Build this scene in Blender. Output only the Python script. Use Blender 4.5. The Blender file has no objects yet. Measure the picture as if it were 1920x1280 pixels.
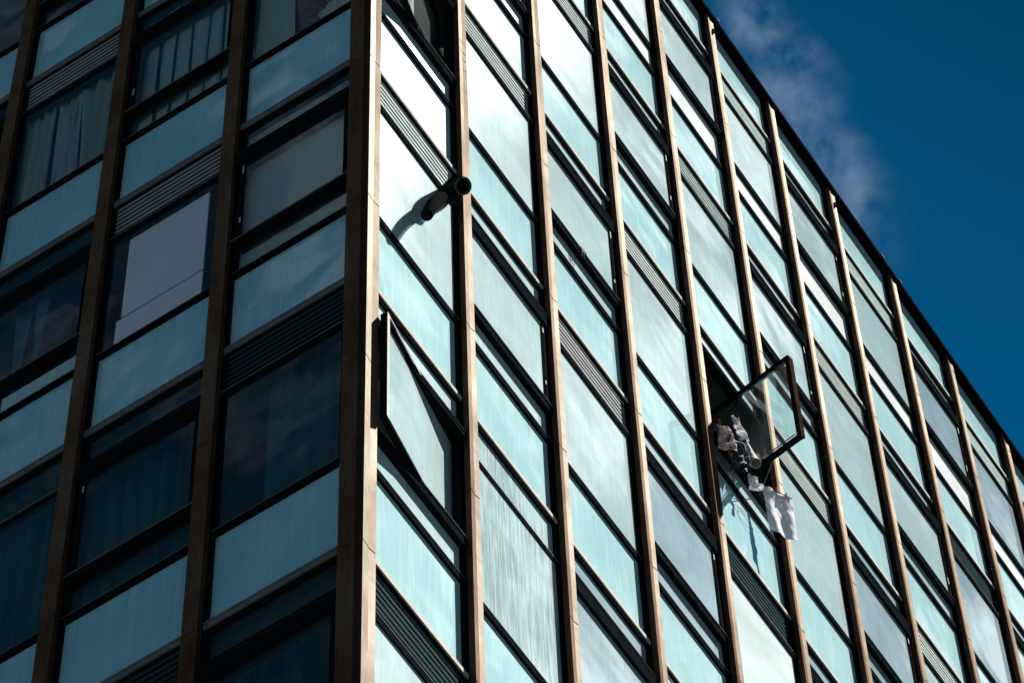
import bpy, bmesh, math, random
from mathutils import Vector, Matrix, noise
random.seed(7)
# ------------------------------------------------------------------ camera, sky, sun, exposure
U = 0.6875            # model unit -> metres
ZO = 28.98            # height of the facade's zero joint above the ground
sc = bpy.context.scene
C = sc.collection
def W3(p): return Vector((p[0]*U, p[1]*U, p[2]*U+ZO))
cam_d = bpy.data.cameras.new('camera'); cam = bpy.data.objects.new('camera', cam_d); C.objects.link(cam)
cam_d.sensor_width = 36; cam_d.lens = 7847.6/1920*36
cam_d.clip_start = 0.5; cam_d.clip_end = 6000
RGT = Vector((0.5486631644210697, -0.8357351854415678, -0.02270312362664352))
DWN = Vector((0.7210128032037535, 0.48674478598628146, -0.49317344913471783))
FWD = Vector((0.42321303101833174, 0.25421686240318014, 0.8696347033359232))
m = Matrix((RGT, -DWN, -FWD)).transposed().to_4x4()
m.translation = W3((-15.578817532679134, -10.955254401094603, -39.82402532527575))
cam.matrix_world = m
sc.camera = cam
sc.view_settings.view_transform = 'Standard'; sc.view_settings.look = 'None'
sc.view_settings.exposure = 1.85; sc.view_settings.gamma = 1.0
SUN = Vector((1.2, -1.0, 3.0)).normalized()
sun_d = bpy.data.lights.new('sun', 'SUN'); sun_d.energy = 5.0; sun_d.angle = math.radians(0.53)
sun_d.color = (1.0, 0.95, 0.86)
sun = bpy.data.objects.new('sun', sun_d); C.objects.link(sun)
sun.rotation_mode = 'QUATERNION'; sun.rotation_quaternion = SUN.to_track_quat('Z', 'Y')
sun.location = (20, -20, 80)
world = bpy.data.worlds.new('World'); sc.world = world; world.use_nodes = True
def build_world():
    nt = world.node_tree; N = nt.nodes; L = nt.links; N.clear()
    out = N.new('ShaderNodeOutputWorld'); bg = N.new('ShaderNodeBackground'); bg.inputs[1].default_value = 0.05
    sky = N.new('ShaderNodeTexSky'); sky.sky_type = 'NISHITA'; sky.sun_disc = False
    sky.sun_elevation = math.asin(SUN.z); sky.sun_rotation = math.atan2(SUN.x, SUN.y)
    sky.air_density = 1.0; sky.dust_density = 0.3; sky.ozone_density = 3.0
    tint = N.new('ShaderNodeMix'); tint.data_type = 'RGBA'; tint.blend_type = 'MULTIPLY'
    tint.inputs[0].default_value = 1.0; tint.inputs[7].default_value = (0.003, 0.235, 0.325, 1)
    L.new(sky.outputs[0], tint.inputs[6])
    tc = N.new('ShaderNodeTexCoord')
    # large cloud masses
    mp = N.new('ShaderNodeMapping'); L.new(tc.outputs['Generated'], mp.inputs[0])
    mp.inputs['Location'].default_value = (3.1, 1.7, 0.4); mp.inputs['Scale'].default_value = (1, 1, 1.6)
    n1 = N.new('ShaderNodeTexNoise'); n1.inputs['Scale'].default_value = 15.0; n1.inputs['Detail'].default_value = 7
    n1.inputs['Roughness'].default_value = 0.6; n1.inputs['Distortion'].default_value = 0.4
    L.new(mp.outputs[0], n1.inputs[0])
    r1 = N.new('ShaderNodeMapRange'); r1.interpolation_type = 'SMOOTHSTEP'
    r1.inputs[1].default_value = 0.47; r1.inputs[2].default_value = 0.66
    L.new(n1.outputs[0], r1.inputs[0])
    # two banks of cloud, one over each shoulder of the block; the rest of the sky is clear
    nrm = N.new('ShaderNodeVectorMath'); nrm.operation = 'NORMALIZE'; L.new(tc.outputs['Generated'], nrm.inputs[0])
    banks = []
    lf = FWD*7847.6+RGT*-560+DWN*-420; lf.x *= -1
    for cd, c0, c1 in ((lf, 0.9935, 0.9985), (Vector((0.50, -0.20, 0.84)), 0.962, 0.985)):
        vm = N.new('ShaderNodeVectorMath'); vm.operation = 'DOT_PRODUCT'; vm.inputs[1].default_value = cd.normalized(); L.new(nrm.outputs[0], vm.inputs[0])
        r2 = N.new('ShaderNodeMapRange'); r2.inputs[1].default_value = c0; r2.inputs[2].default_value = c1; L.new(vm.outputs['Value'], r2.inputs[0]); banks.append(r2)
    banks[0].inputs[4].default_value = 0.30
    r2 = N.new('ShaderNodeMath'); r2.operation = 'MAXIMUM'; L.new(banks[0].outputs[0], r2.inputs[0]); L.new(banks[1].outputs[0], r2.inputs[1])
    mul = N.new('ShaderNodeMath'); mul.operation = 'MULTIPLY'; L.new(r1.outputs[0], mul.inputs[0]); L.new(r2.outputs[0], mul.inputs[1])
    # thin drifting wisp: a narrow band along a great circle, broken up by noise
    def pdir(u, v): return (FWD*7847.6 + RGT*(u-960) + DWN*(v-640)).normalized()
    a = pdir(1385, -60); b = pdir(1615, 430)
    nrmv = a.cross(b).normalized(); along = (b-a).normalized(); mid = (a+b)*0.5
    n2 = N.new('ShaderNodeTexNoise'); n2.inputs['Scale'].default_value = 38; n2.inputs['Detail'].default_value = 5
    n2.inputs['Roughness'].default_value = 0.5; n2.inputs['Distortion'].default_value = 0.3
    L.new(nrm.outputs[0], n2.inputs[0])
    n3 = N.new('ShaderNodeTexNoise'); n3.inputs['Scale'].default_value = 105; n3.inputs['Detail'].default_value = 7
    n3.inputs['Roughness'].default_value = 0.55; n3.inputs['Distortion'].default_value = 0.15
    L.new(nrm.outputs[0], n3.inputs[0])
    def dot(vec):
        d = N.new('ShaderNodeVectorMath'); d.operation = 'DOT_PRODUCT'; d.inputs[1].default_value = vec
        L.new(nrm.outputs[0], d.inputs[0]); return d.outputs['Value']
    def math_(op, a_, b_, c_=None):
        x = N.new('ShaderNodeMath'); x.operation = op
        for k, v in enumerate((a_, b_, c_)):
            if v is None: continue
            if isinstance(v, (int, float)): x.inputs[k].default_value = v
            else: L.new(v, x.inputs[k])
        return x.outputs[0]
    across = math_('MULTIPLY_ADD', n2.outputs[0], 0.030, dot(nrmv)); across = math_('SUBTRACT', across, 0.0150)
    across = math_('ABSOLUTE', across, None)
    wid = N.new('ShaderNodeMapRange'); wid.interpolation_type = 'SMOOTHSTEP'
    wid.inputs[1].default_value = 0.0120; wid.inputs[2].default_value = 0.001; L.new(across, wid.inputs[0])
    # map range with from_min > from_max gives a falloff
    al = math_('SUBTRACT', dot(along), mid.dot(along)); al = math_('ABSOLUTE', al, None)
    ln = N.new('ShaderNodeMapRange'); ln.interpolation_type = 'SMOOTHSTEP'
    ln.inputs[1].default_value = 0.052; ln.inputs[2].default_value = 0.022; L.new(al, ln.inputs[0])
    br = N.new('ShaderNodeMapRange'); br.inputs[1].default_value = 0.30; br.inputs[2].default_value = 0.72; L.new(n3.outputs[0], br.inputs[0])
    wisp = math_('MULTIPLY', wid.outputs[0], ln.outputs[0]); wisp = math_('MULTIPLY', wisp, br.outputs[0]); wisp = math_('MULTIPLY', wisp, 0.85)
    # the clear blue darkens towards the upper right of the view
    gd = N.new('ShaderNodeMapRange'); ga = pdir(1300, 900); gb = pdir(1920, 0); gdir = (gb-ga).normalized()
    L.new(dot(gdir), gd.inputs[0]); gd.inputs[1].default_value = ga.dot(gdir); gd.inputs[2].default_value = gb.dot(gdir); gd.inputs[3].default_value = 1.12; gd.inputs[4].default_value = 0.58
    dk = N.new('ShaderNodeVectorMath'); dk.operation = 'SCALE'; L.new(tint.outputs[2], dk.inputs[0]); L.new(gd.outputs[0], dk.inputs['Scale'])
    m1 = N.new('ShaderNodeMix'); m1.data_type = 'RGBA'; L.new(mul.outputs[0], m1.inputs[0]); L.new(dk.outputs[0], m1.inputs[6])
    m1.inputs[7].default_value = (4.6, 5.3, 5.8, 1)
    m2 = N.new('ShaderNodeMix'); m2.data_type = 'RGBA'; L.new(wisp, m2.inputs[0]); L.new(m1.outputs[2], m2.inputs[6])
    m2.inputs[7].default_value = (0.85, 1.35, 2.25, 1)
    L.new(m2.outputs[2], bg.inputs[0]); L.new(bg.outputs[0], out.inputs[0])
build_world()

# ------------------------------------------------------------------ materials
MATS = {}
def newmat(name):
    mt = bpy.data.materials.new(name); mt.use_nodes = True; MATS[name] = mt
    nt = mt.node_tree; return mt, nt, nt.nodes['Principled BSDF'], nt.nodes, nt.links
def ramp(N, stops):
    r = N.new('ShaderNodeValToRGB'); e = r.color_ramp.elements
    while len(e) < len(stops): e.new(0.5)
    for k, (p, c) in enumerate(stops): e[k].position = p; e[k].color = (*c, 1)
    return r
def noise_n(N, L, scale, detail=4, rough=0.55, dist=0.0, vec=None):
    n = N.new('ShaderNodeTexNoise'); n.inputs['Scale'].default_value = scale; n.inputs['Detail'].default_value = detail
    n.inputs['Roughness'].default_value = rough; n.inputs['Distortion'].default_value = dist
    if vec is not None: L.new(vec, n.inputs[0])
    return n
def coords(N, L, scale=(1, 1, 1), kind='Object', jitter=False):
    tc = N.new('ShaderNodeTexCoord'); mp = N.new('ShaderNodeMapping'); mp.inputs['Scale'].default_value = scale
    if jitter:
        oi = N.new('ShaderNodeObjectInfo'); ml = N.new('ShaderNodeVectorMath'); ml.operation = 'SCALE'
        ml.inputs[0].default_value = (37.0, 19.0, 53.0); L.new(oi.outputs['Random'], ml.inputs['Scale'])
        ad = N.new('ShaderNodeVectorMath'); ad.operation = 'ADD'; L.new(tc.outputs[kind], ad.inputs[0]); L.new(ml.outputs[0], ad.inputs[1])
        L.new(ad.outputs[0], mp.inputs[0])
    else: L.new(tc.outputs[kind], mp.inputs[0])
    return mp.outputs[0]
def bump(N, L, src, bsdf, strength, dist=0.01):
    b = N.new('ShaderNodeBump'); b.inputs['Strength'].default_value = strength; b.inputs['Distance'].default_value = dist
    L.new(src, b.inputs['Height']); L.new(b.outputs[0], bsdf.inputs['Normal']); return b

def mat_cover(name, stops, metallic=0.0, rough=0.6, sheen=0.013):
    mt, nt, p, N, L = newmat(name)
    v = coords(N, L, (1, 1, 0.35), jitter=True); n = noise_n(N, L, 3.0, 6, 0.6, 0.4, v); r = ramp(N, stops); L.new(n.outputs[0], r.inputs[0])
    v2 = coords(N, L, (14, 14, 1.2), jitter=True); s = noise_n(N, L, 5.0, 4, 0.6, 0, v2)
    mr = N.new('ShaderNodeMapRange'); mr.inputs[1].default_value = 0.35; mr.inputs[2].default_value = 0.7; mr.inputs[3].default_value = 0.72; mr.inputs[4].default_value = 1.08
    L.new(s.outputs[0], mr.inputs[0])
    mx = N.new('ShaderNodeMix'); mx.data_type = 'RGBA'; mx.blend_type = 'MULTIPLY'; mx.inputs[0].default_value = 1
    L.new(r.outputs[0], mx.inputs[6]); L.new(mr.outputs[0], mx.inputs[7]); L.new(mx.outputs[2], p.inputs['Base Color'])
    p.inputs['Metallic'].default_value = metallic
    p.inputs['Specular IOR Level'].default_value = 0.0
    g = noise_n(N, L, 60, 3, 0.6, 0, coords(N, L)); rr = N.new('ShaderNodeMapRange'); rr.inputs[3].default_value = rough-0.1; rr.inputs[4].default_value = rough+0.15
    L.new(g.outputs[0], rr.inputs[0]); L.new(rr.outputs[0], p.inputs['Roughness'])
    w = noise_n(N, L, 2.2, 3, 0.5, 0, coords(N, L, jitter=True)); bp_ = bump(N, L, w.outputs[0], p, 0.35, 0.02)
    if sheen:
        # broad satin lobe of the anodised sheet
        gl = N.new('ShaderNodeBsdfGlossy'); gl.inputs['Roughness'].default_value = 0.47; gl.inputs['Color'].default_value = (1.0, .94, .82, 1); L.new(bp_.outputs[0], gl.inputs['Normal'])
        mv = N.new('ShaderNodeMapRange'); mv.inputs[1].default_value = 0.3; mv.inputs[2].default_value = 0.7; mv.inputs[3].default_value = sheen*0.65; mv.inputs[4].default_value = sheen*1.3; L.new(n.outputs[0], mv.inputs[0])
        ms = N.new('ShaderNodeMixShader'); L.new(mv.outputs[0], ms.inputs[0]); L.new(p.outputs[0], ms.inputs[1]); L.new(gl.outputs[0], ms.inputs[2]); L.new(ms.outputs[0], N['Material Output'].inputs[0])
    return mt
mat_cover('bronze_sheet', [(0.30, (.085, .034, .016)), (0.5, (.135, .068, .038)), (0.72, (.19, .115, .075))])
mat_cover('sunlit_sheet', [(0.3, (.24, .20, .15)), (0.52, (.30, .26, .20)), (0.68, (.20, .10, .07))])  # lighter copy of bronze_sheet, sunlight painted into one corner facet
mat_cover('shaded_sheet', [(0.3, (.05, .028, .018)), (0.7, (.09, .052, .036))], 0.0, 0.6, 0.0)  # darker copy of bronze_sheet, shade painted into fin sides and corner notch

def simple(name, col, rough=0.5, metallic=0.0, var=0.25, scale=8, coat=0.0, bumpy=0.0, spec=0.0):
    mt, nt, p, N, L = newmat(name); p.inputs['Specular IOR Level'].default_value = spec
    n = noise_n(N, L, scale, 5, 0.6, 0, coords(N, L)); c2 = tuple(c*(1-var) for c in col); c3 = tuple(min(1, c*(1+var)) for c in col)
    r = ramp(N, [(0.3, c2), (0.7, c3)]); L.new(n.outputs[0], r.inputs[0]); L.new(r.outputs[0], p.inputs['Base Color'])
    p.inputs['Roughness'].default_value = rough; p.inputs['Metallic'].default_value = 0.0; p.inputs['Coat Weight'].default_value = coat
    if bumpy: bump(N, L, n.outputs[0], p, bumpy, 0.01)
    return mt
simple('black_frame', (.006, .009, .011), 0.42, 0.0, 0.4, 20)
simple('dark_gasket', (.004, .007, .010), 0.35, 0.0, 0.3, 20)
simple('rusty_frame', (.035, .020, .015), 0.6, 0.0, 0.6, 9)
simple('sill_metal', (.48, .46, .43), 0.40, 0.25, 0.12, 12)
simple('grey_sill', (.16, .17, .165), 0.45, 0.3, 0.2, 12)
simple('edge_glint_metal', (.16, .15, .14), 0.4, 0.3, 0.3, 12)  # pale colour painting the sunlit glint on frame edges; also the stay arm
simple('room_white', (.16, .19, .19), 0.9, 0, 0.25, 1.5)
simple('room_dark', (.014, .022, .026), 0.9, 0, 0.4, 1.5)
simple('roof_black', (.004, .004, .005), 0.7, 0, 0.3, 3)
simple('concrete', (.30, .29, .27), 0.9, 0, 0.2, 1.2, bumpy=0.2)
simple('asphalt', (.038, .043, .046), 0.92, 0, 0.25, 6, bumpy=0.2)
simple('latch_pale', (.45, .47, .42), 0.5, 0.2, 0.1, 10)

def mat_panel(name, lo, hi, coat=1.0, rough=0.5, haze=0.12):
    """opaque painted glass: dusty diffuse body under a glossy, slightly wavy surface"""
    mt, nt, p, N, L = newmat(name)
    v = coords(N, L, jitter=True)
    n = noise_n(N, L, 1.3, 3, 0.5, 0.3, v); r = ramp(N, [(0.3, lo), (0.72, hi)]); L.new(n.outputs[0], r.inputs[0])
    # diagonal fine scratches and specks of dirt
    sp = noise_n(N, L, 38, 6, 0.7, 0.0, coords(N, L, (1.0, 1.0, 0.45), jitter=True))
    sr = N.new('ShaderNodeMapRange'); sr.inputs[1].default_value = 0.60; sr.inputs[2].default_value = 0.74; L.new(sp.outputs[0], sr.inputs[0])
    pt = noise_n(N, L, 2.0, 2, 0.5, 0, v); pr_ = N.new('ShaderNodeMapRange'); pr_.inputs[1].default_value = 0.45; pr_.inputs[2].default_value = 0.65; L.new(pt.outputs[0], pr_.inputs[0])
    mm = N.new('ShaderNodeMath'); mm.operation = 'MULTIPLY'; L.new(sr.outputs[0], mm.inputs[0]); L.new(pr_.outputs[0], mm.inputs[1])
    st = noise_n(N, L, 3.0, 4, 0.6, 0, coords(N, L, (9, 9, 0.5), jitter=True)); st_r = N.new('ShaderNodeMapRange'); st_r.inputs[1].default_value = 0.5; st_r.inputs[2].default_value = 0.8; st_r.inputs[4].default_value = 0.38; L.new(st.outputs[0], st_r.inputs[0])
    ad = N.new('ShaderNodeMath'); ad.operation = 'ADD'; ad.use_clamp = True; L.new(mm.outputs[0], ad.inputs[0]); L.new(st_r.outputs[0], ad.inputs[1])
    mx = N.new('ShaderNodeMix'); mx.data_type = 'RGBA'; L.new(ad.outputs[0], mx.inputs[0]); L.new(r.outputs[0], mx.inputs[6]); mx.inputs[7].default_value = (.75, .84, .82, 1)
    # grime gathered along the lower edge and drips running down from the top rail
    tg = N.new('ShaderNodeTexCoord'); sz = N.new('ShaderNodeSeparateXYZ'); L.new(tg.outputs['Generated'], sz.inputs[0])
    e1 = N.new('ShaderNodeMapRange'); e1.interpolation_type = 'SMOOTHSTEP'; e1.inputs[1].default_value = 0.16; e1.inputs[2].default_value = 0.0; L.new(sz.outputs[2], e1.inputs[0])
    e2 = N.new('ShaderNodeMapRange'); e2.inputs[1].default_value = 0.35; e2.inputs[2].default_value = 1.0; L.new(sz.outputs[2], e2.inputs[0])
    dr_ = noise_n(N, L, 2.6, 4, 0.6, 0, coords(N, L, (16, 16, 0.35), jitter=True)); d2 = N.new('ShaderNodeMapRange'); d2.inputs[1].default_value = 0.56; d2.inputs[2].default_value = 0.74; L.new(dr_.outputs[0], d2.inputs[0])
    em = N.new('ShaderNodeMath'); em.operation = 'MULTIPLY'; L.new(e2.outputs[0], em.inputs[0]); L.new(d2.outputs[0], em.inputs[1])
    en = N.new('ShaderNodeMath'); en.operation = 'MULTIPLY'; L.new(e1.outputs[0], en.inputs[0]); L.new(n.outputs[0], en.inputs[1])
    es = N.new('ShaderNodeMath'); es.operation = 'ADD'; L.new(em.outputs[0], es.inputs[0]); L.new(en.outputs[0], es.inputs[1])
    ef = N.new('ShaderNodeMath'); ef.operation = 'MULTIPLY'; ef.use_clamp = True; ef.inputs[1].default_value = 0.42; L.new(es.outputs[0], ef.inputs[0])
    mg = N.new('ShaderNodeMix'); mg.data_type = 'RGBA'; L.new(ef.outputs[0], mg.inputs[0]); L.new(mx.outputs[2], mg.inputs[6]); mg.inputs[7].default_value = (.20, .25, .24, 1); mx = mg
    L.new(mx.outputs[2], p.inputs['Base Color']); p.inputs['Roughness'].default_value = 0.95
    p.inputs['Specular IOR Level'].default_value = 0.0
    p.inputs['Coat Weight'].default_value = coat; p.inputs['Coat Roughness'].default_value = 0.032; p.inputs['Coat IOR'].default_value = 1.52
    wv = noise_n(N, L, 0.9, 2, 0.4, 0, v); b = N.new('ShaderNodeBump'); b.inputs['Strength'].default_value = 0.5; b.inputs['Distance'].default_value = 0.03
    L.new(wv.outputs[0], b.inputs['Height']); L.new(b.outputs[0], p.inputs['Coat Normal'])
    return mt
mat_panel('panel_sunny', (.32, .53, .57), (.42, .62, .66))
mat_panel('panel_shady', (.28, .55, .61), (.39, .66, .71), coat=0.9)  # same glass as panel_sunny, the shaded face's teal put into the colour

def mat_glass(name, dust_lo, dust_hi, dust_col=(.55, .70, .72), tint=(.85, .93, .92), refl=1.0, streak=0.5, gl_rough=0.03, haze_refl=0.0):
    """window pane: clear glass (transparent + mirror by angle) behind a film of dust"""
    mt = bpy.data.materials.new(name); mt.use_nodes = True; MATS[name] = mt
    nt = mt.node_tree; N = nt.nodes; L = nt.links; N.clear()
    out = N.new('ShaderNodeOutputMaterial')
    tr = N.new('ShaderNodeBsdfTransparent'); tr.inputs[0].default_value = (*tint, 1)
    gl = N.new('ShaderNodeBsdfGlossy'); gl.inputs['Roughness'].default_value = gl_rough
    v = coords(N, L, jitter=True)
    wv = noise_n(N, L, 1.1, 2, 0.4, 0, v); b = N.new('ShaderNodeBump'); b.inputs['Strength'].default_value = 0.35; b.inputs['Distance'].default_value = 0.02
    L.new(wv.outputs[0], b.inputs['Height']); L.new(b.outputs[0], gl.inputs['Normal'])
    fr = N.new('ShaderNodeFresnel'); fr.inputs[0].default_value = 1.55
    fm = N.new('ShaderNodeMath'); fm.operation = 'MULTIPLY'; fm.use_clamp = True; fm.inputs[1].default_value = refl; ge = N.new('ShaderNodeNewGeometry'); ff = N.new('ShaderNodeMath'); ff.operation = 'SUBTRACT'; ff.inputs[0].default_value = 1.0; L.new(ge.outputs['Backfacing'], ff.inputs[1])
    f2 = N.new('ShaderNodeMath'); f2.operation = 'MULTIPLY'; L.new(fr.outputs[0], f2.inputs[0]); L.new(ff.outputs[0], f2.inputs[1]); L.new(f2.outputs[0], fm.inputs[0])
    df = N.new('ShaderNodeBsdfDiffuse')
    big = noise_n(N, L, 1.2, 5, 0.6, 0.6, v); st = noise_n(N, L, 4.0, 5, 0.65, 0.0, coords(N, L, (11, 11, 0.45), jitter=True))
    fine = noise_n(N, L, 42, 6, 0.7, 0, v)
    a = N.new('ShaderNodeMath'); a.operation = 'MULTIPLY_ADD'; L.new(st.outputs[0], a.inputs[0]); a.inputs[1].default_value = streak; L.new(big.outputs[0], a.inputs[2])
    a2 = N.new('ShaderNodeMath'); a2.operation = 'MULTIPLY_ADD'; L.new(fine.outputs[0], a2.inputs[0]); a2.inputs[1].default_value = 0.30; L.new(a.outputs[0], a2.inputs[2])
    mr = N.new('ShaderNodeMapRange'); c = 0.5*(1+streak+0.30); mr.inputs[1].default_value = c-0.26; mr.inputs[2].default_value = c+0.26
    mr.inputs[3].default_value = dust_lo; mr.inputs[4].default_value = dust_hi; L.new(a2.outputs[0], mr.inputs[0])
    cr = ramp(N, [(0.35, tuple(x*0.86 for x in dust_col)), (0.7, dust_col)]); L.new(big.outputs[0], cr.inputs[0]); L.new(cr.outputs[0], df.inputs[0])
    mx = N.new('ShaderNodeMixShader'); L.new(mr.outputs[0], mx.inputs[0]); L.new(tr.outputs[0], mx.inputs[1]); L.new(df.outputs[0], mx.inputs[2])
    gh = N.new('ShaderNodeBsdfGlossy'); gh.inputs['Roughness'].default_value = 0.20; gm = N.new('ShaderNodeMixShader'); gm.inputs[0].default_value = 0.0006; L.new(gl.outputs[0], gm.inputs[1]); L.new(gh.outputs[0], gm.inputs[2])
    g = N.new('ShaderNodeMixShader'); L.new(fm.outputs[0], g.inputs[0]); L.new(mx.outputs[0], g.inputs[1]); L.new(gm.outputs[0], g.inputs[2])
    L.new(g.outputs[0], out.inputs[0])
    return mt
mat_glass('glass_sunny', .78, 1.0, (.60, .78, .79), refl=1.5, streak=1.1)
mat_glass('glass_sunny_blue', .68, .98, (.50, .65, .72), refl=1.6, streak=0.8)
mat_glass('glass_streaky', .50, 1.0, (.50, .66, .68), refl=1.0, streak=2.2)
mat_glass('glass_pale', .75, 1.0, (.70, .82, .82), refl=0.9, streak=0.2)
mat_glass('glass_white', .92, 1.0, (.90, .94, .94), refl=1.0, streak=0.2)  # opaque white body paints the bright sky reflected in the lower lights
mat_glass('glass_shady', .0, .05, (.35, .50, .52), refl=0.75, streak=1.0)  # shaded-face copy of the window glass, shade set by leaving out the dust
mat_glass('glass_clear', .0, .04, (.5, .6, .62), tint=(.98, .98, .98), refl=0.6, streak=1.0)
mat_glass('glass_clean', .02, .10, (.6, .7, .72), tint=(.95, .97, .97), refl=1.0, streak=1.0)

def mat_cloth(name, col, var=0.08, trans=0.25, scale=40):
    mt, nt, p, N, L = newmat(name)
    n = noise_n(N, L, scale, 3, 0.6, 0, coords(N, L, (1, 1, 0.2))); r = ramp(N, [(0.3, tuple(c*(1-var) for c in col)), (0.7, col)])
    L.new(n.outputs[0], r.inputs[0]); L.new(r.outputs[0], p.inputs['Base Color']); p.inputs['Roughness'].default_value = 0.9
    bump(N, L, n.outputs[0], p, 0.2, 0.004)
    if trans:
        t = N.new('ShaderNodeBsdfTranslucent'); L.new(r.outputs[0], t.inputs[0]); mx = N.new('ShaderNodeMixShader'); mx.inputs[0].default_value = trans
        L.new(p.outputs[0], mx.inputs[1]); L.new(t.outputs[0], mx.inputs[2]); L.new(mx.outputs[0], N['Material Output'].inputs[0])
    return mt
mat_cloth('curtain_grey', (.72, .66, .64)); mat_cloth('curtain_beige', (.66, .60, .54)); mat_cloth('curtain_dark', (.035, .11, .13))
mat_cloth('blind_grey', (.52, .50, .50), 0.05, 0.1, 3); mat_cloth('curtain_white', (.75, .76, .74)); mat_cloth('blind_pale', (.70, .75, .73), 0.06, 0.2, 3)
mat_cloth('board_white', (.86, .84, .90), 0.10, 0.0, 5); mat_cloth('curtain_teal', (.12, .24, .25)); mat_cloth('cloth_white', (.80, .79, .84), 0.10, 0.5, 7)
mat_cloth('cloth_pink', (.66, .48, .46), 0.35, 0.15, 9); mat_cloth('cloth_maroon', (.09, .02, .015), 0.3, 0.0, 9)
mat_cloth('card_brown', (.36, .22, .18), 0.15, 0.0, 6); mat_cloth('panel_tan', (.60, .52, .46), 0.1, 0.0, 4); mat_cloth('cloth_red', (.35, .12, .11), 0.6, 0, 14)
mat_cloth('tube_beige', (.52, .46, .38), 0.12, 0, 6)
simple('peg_wood', (.30, .13, .06), 0.6); simple('wire_black', (.02, .02, .022), 0.5); simple('tube_dark', (.10, .09, .085), 0.9)
simple('wire_copper', (.20, .13, .10), 0.5)
simple('wicker', (.32, .17, .13), 0.8, 0, 0.5, 25)
simple('duct_rim', (.05, .045, .042), 0.8, 0, 0.5, 40, bumpy=0.5)
simple('duct_hole', (.002, .002, .002), 0.9, 0, 0.1, spec=0.0)  # near-black inner wall, the shade inside the mouth painted in
def mat_duct():
    mt, nt, p, N, L = newmat('duct_black'); n = noise_n(N, L, 45, 6, 0.7, 0.5, coords(N, L))
    r = ramp(N, [(0.35, (.004, .005, .006)), (0.55, (.010, .012, .012)), (0.75, (.035, .032, .03))]); L.new(n.outputs[0], r.inputs[0]); L.new(r.outputs[0], p.inputs['Base Color'])
    p.inputs['Roughness'].default_value = 0.7; p.inputs['Specular IOR Level'].default_value = 0.0; bump(N, L, n.outputs[0], p, 0.9, 0.02)
mat_duct()
def mat_plaid():
    mt, nt, p, N, L = newmat('cloth_plaid'); tc = N.new('ShaderNodeTexCoord'); mp = N.new('ShaderNodeMapping'); mp.inputs['Scale'].default_value = (7, 7, 7)
    L.new(tc.outputs['UV'], mp.inputs[0]); sx = N.new('ShaderNodeSeparateXYZ'); L.new(mp.outputs[0], sx.inputs[0])
    outs = []
    for ax in (0, 1):
        f = N.new('ShaderNodeMath'); f.operation = 'FRACT'; L.new(sx.outputs[ax], f.inputs[0])
        g = N.new('ShaderNodeMath'); g.operation = 'GREATER_THAN'; g.inputs[1].default_value = 0.5; L.new(f.outputs[0], g.inputs[0])
        h = N.new('ShaderNodeMath'); h.operation = 'COMPARE'; h.inputs[1].default_value = 0.25; h.inputs[2].default_value = 0.05; L.new(f.outputs[0], h.inputs[0]); outs.append((g, h))
    s = N.new('ShaderNodeMath'); s.operation = 'ADD'; L.new(outs[0][0].outputs[0], s.inputs[0]); L.new(outs[1][0].outputs[0], s.inputs[1])
    d = N.new('ShaderNodeMath'); d.operation = 'DIVIDE'; d.inputs[1].default_value = 2; L.new(s.outputs[0], d.inputs[0])
    r = ramp(N, [(0.0, (.004, .006, .014)), (0.5, (.010, .022, .038)), (1.0, (.03, .06, .075))]); r.color_ramp.interpolation = 'CONSTANT'
    r.color_ramp.elements[1].position = 0.4; r.color_ramp.elements[2].position = 0.9; L.new(d.outputs[0], r.inputs[0])
    s2 = N.new('ShaderNodeMath'); s2.operation = 'MAXIMUM'; L.new(outs[0][1].outputs[0], s2.inputs[0]); L.new(outs[1][1].outputs[0], s2.inputs[1])
    mx = N.new('ShaderNodeMix'); mx.data_type = 'RGBA'; L.new(s2.outputs[0], mx.inputs[0]); L.new(r.outputs[0], mx.inputs[6]); mx.inputs[7].default_value = (.13, .15, .18, 1)
    L.new(mx.outputs[2], p.inputs['Base Color']); p.inputs['Roughness'].default_value = 0.9
mat_plaid()
def mat_pattern():
    mt, nt, p, N, L = newmat('cloth_patterned'); w = N.new('ShaderNodeTexVoronoi'); w.feature = 'DISTANCE_TO_EDGE'; w.inputs['Scale'].default_value = 16
    L.new(coords(N, L), w.inputs['Vector']); r = ramp(N, [(0.05, (.42, .5, .58)), (0.12, (.06, .12, .2))]); L.new(w.outputs[0], r.inputs[0]); L.new(r.outputs[0], p.inputs['Base Color'])
mat_pattern()

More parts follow.
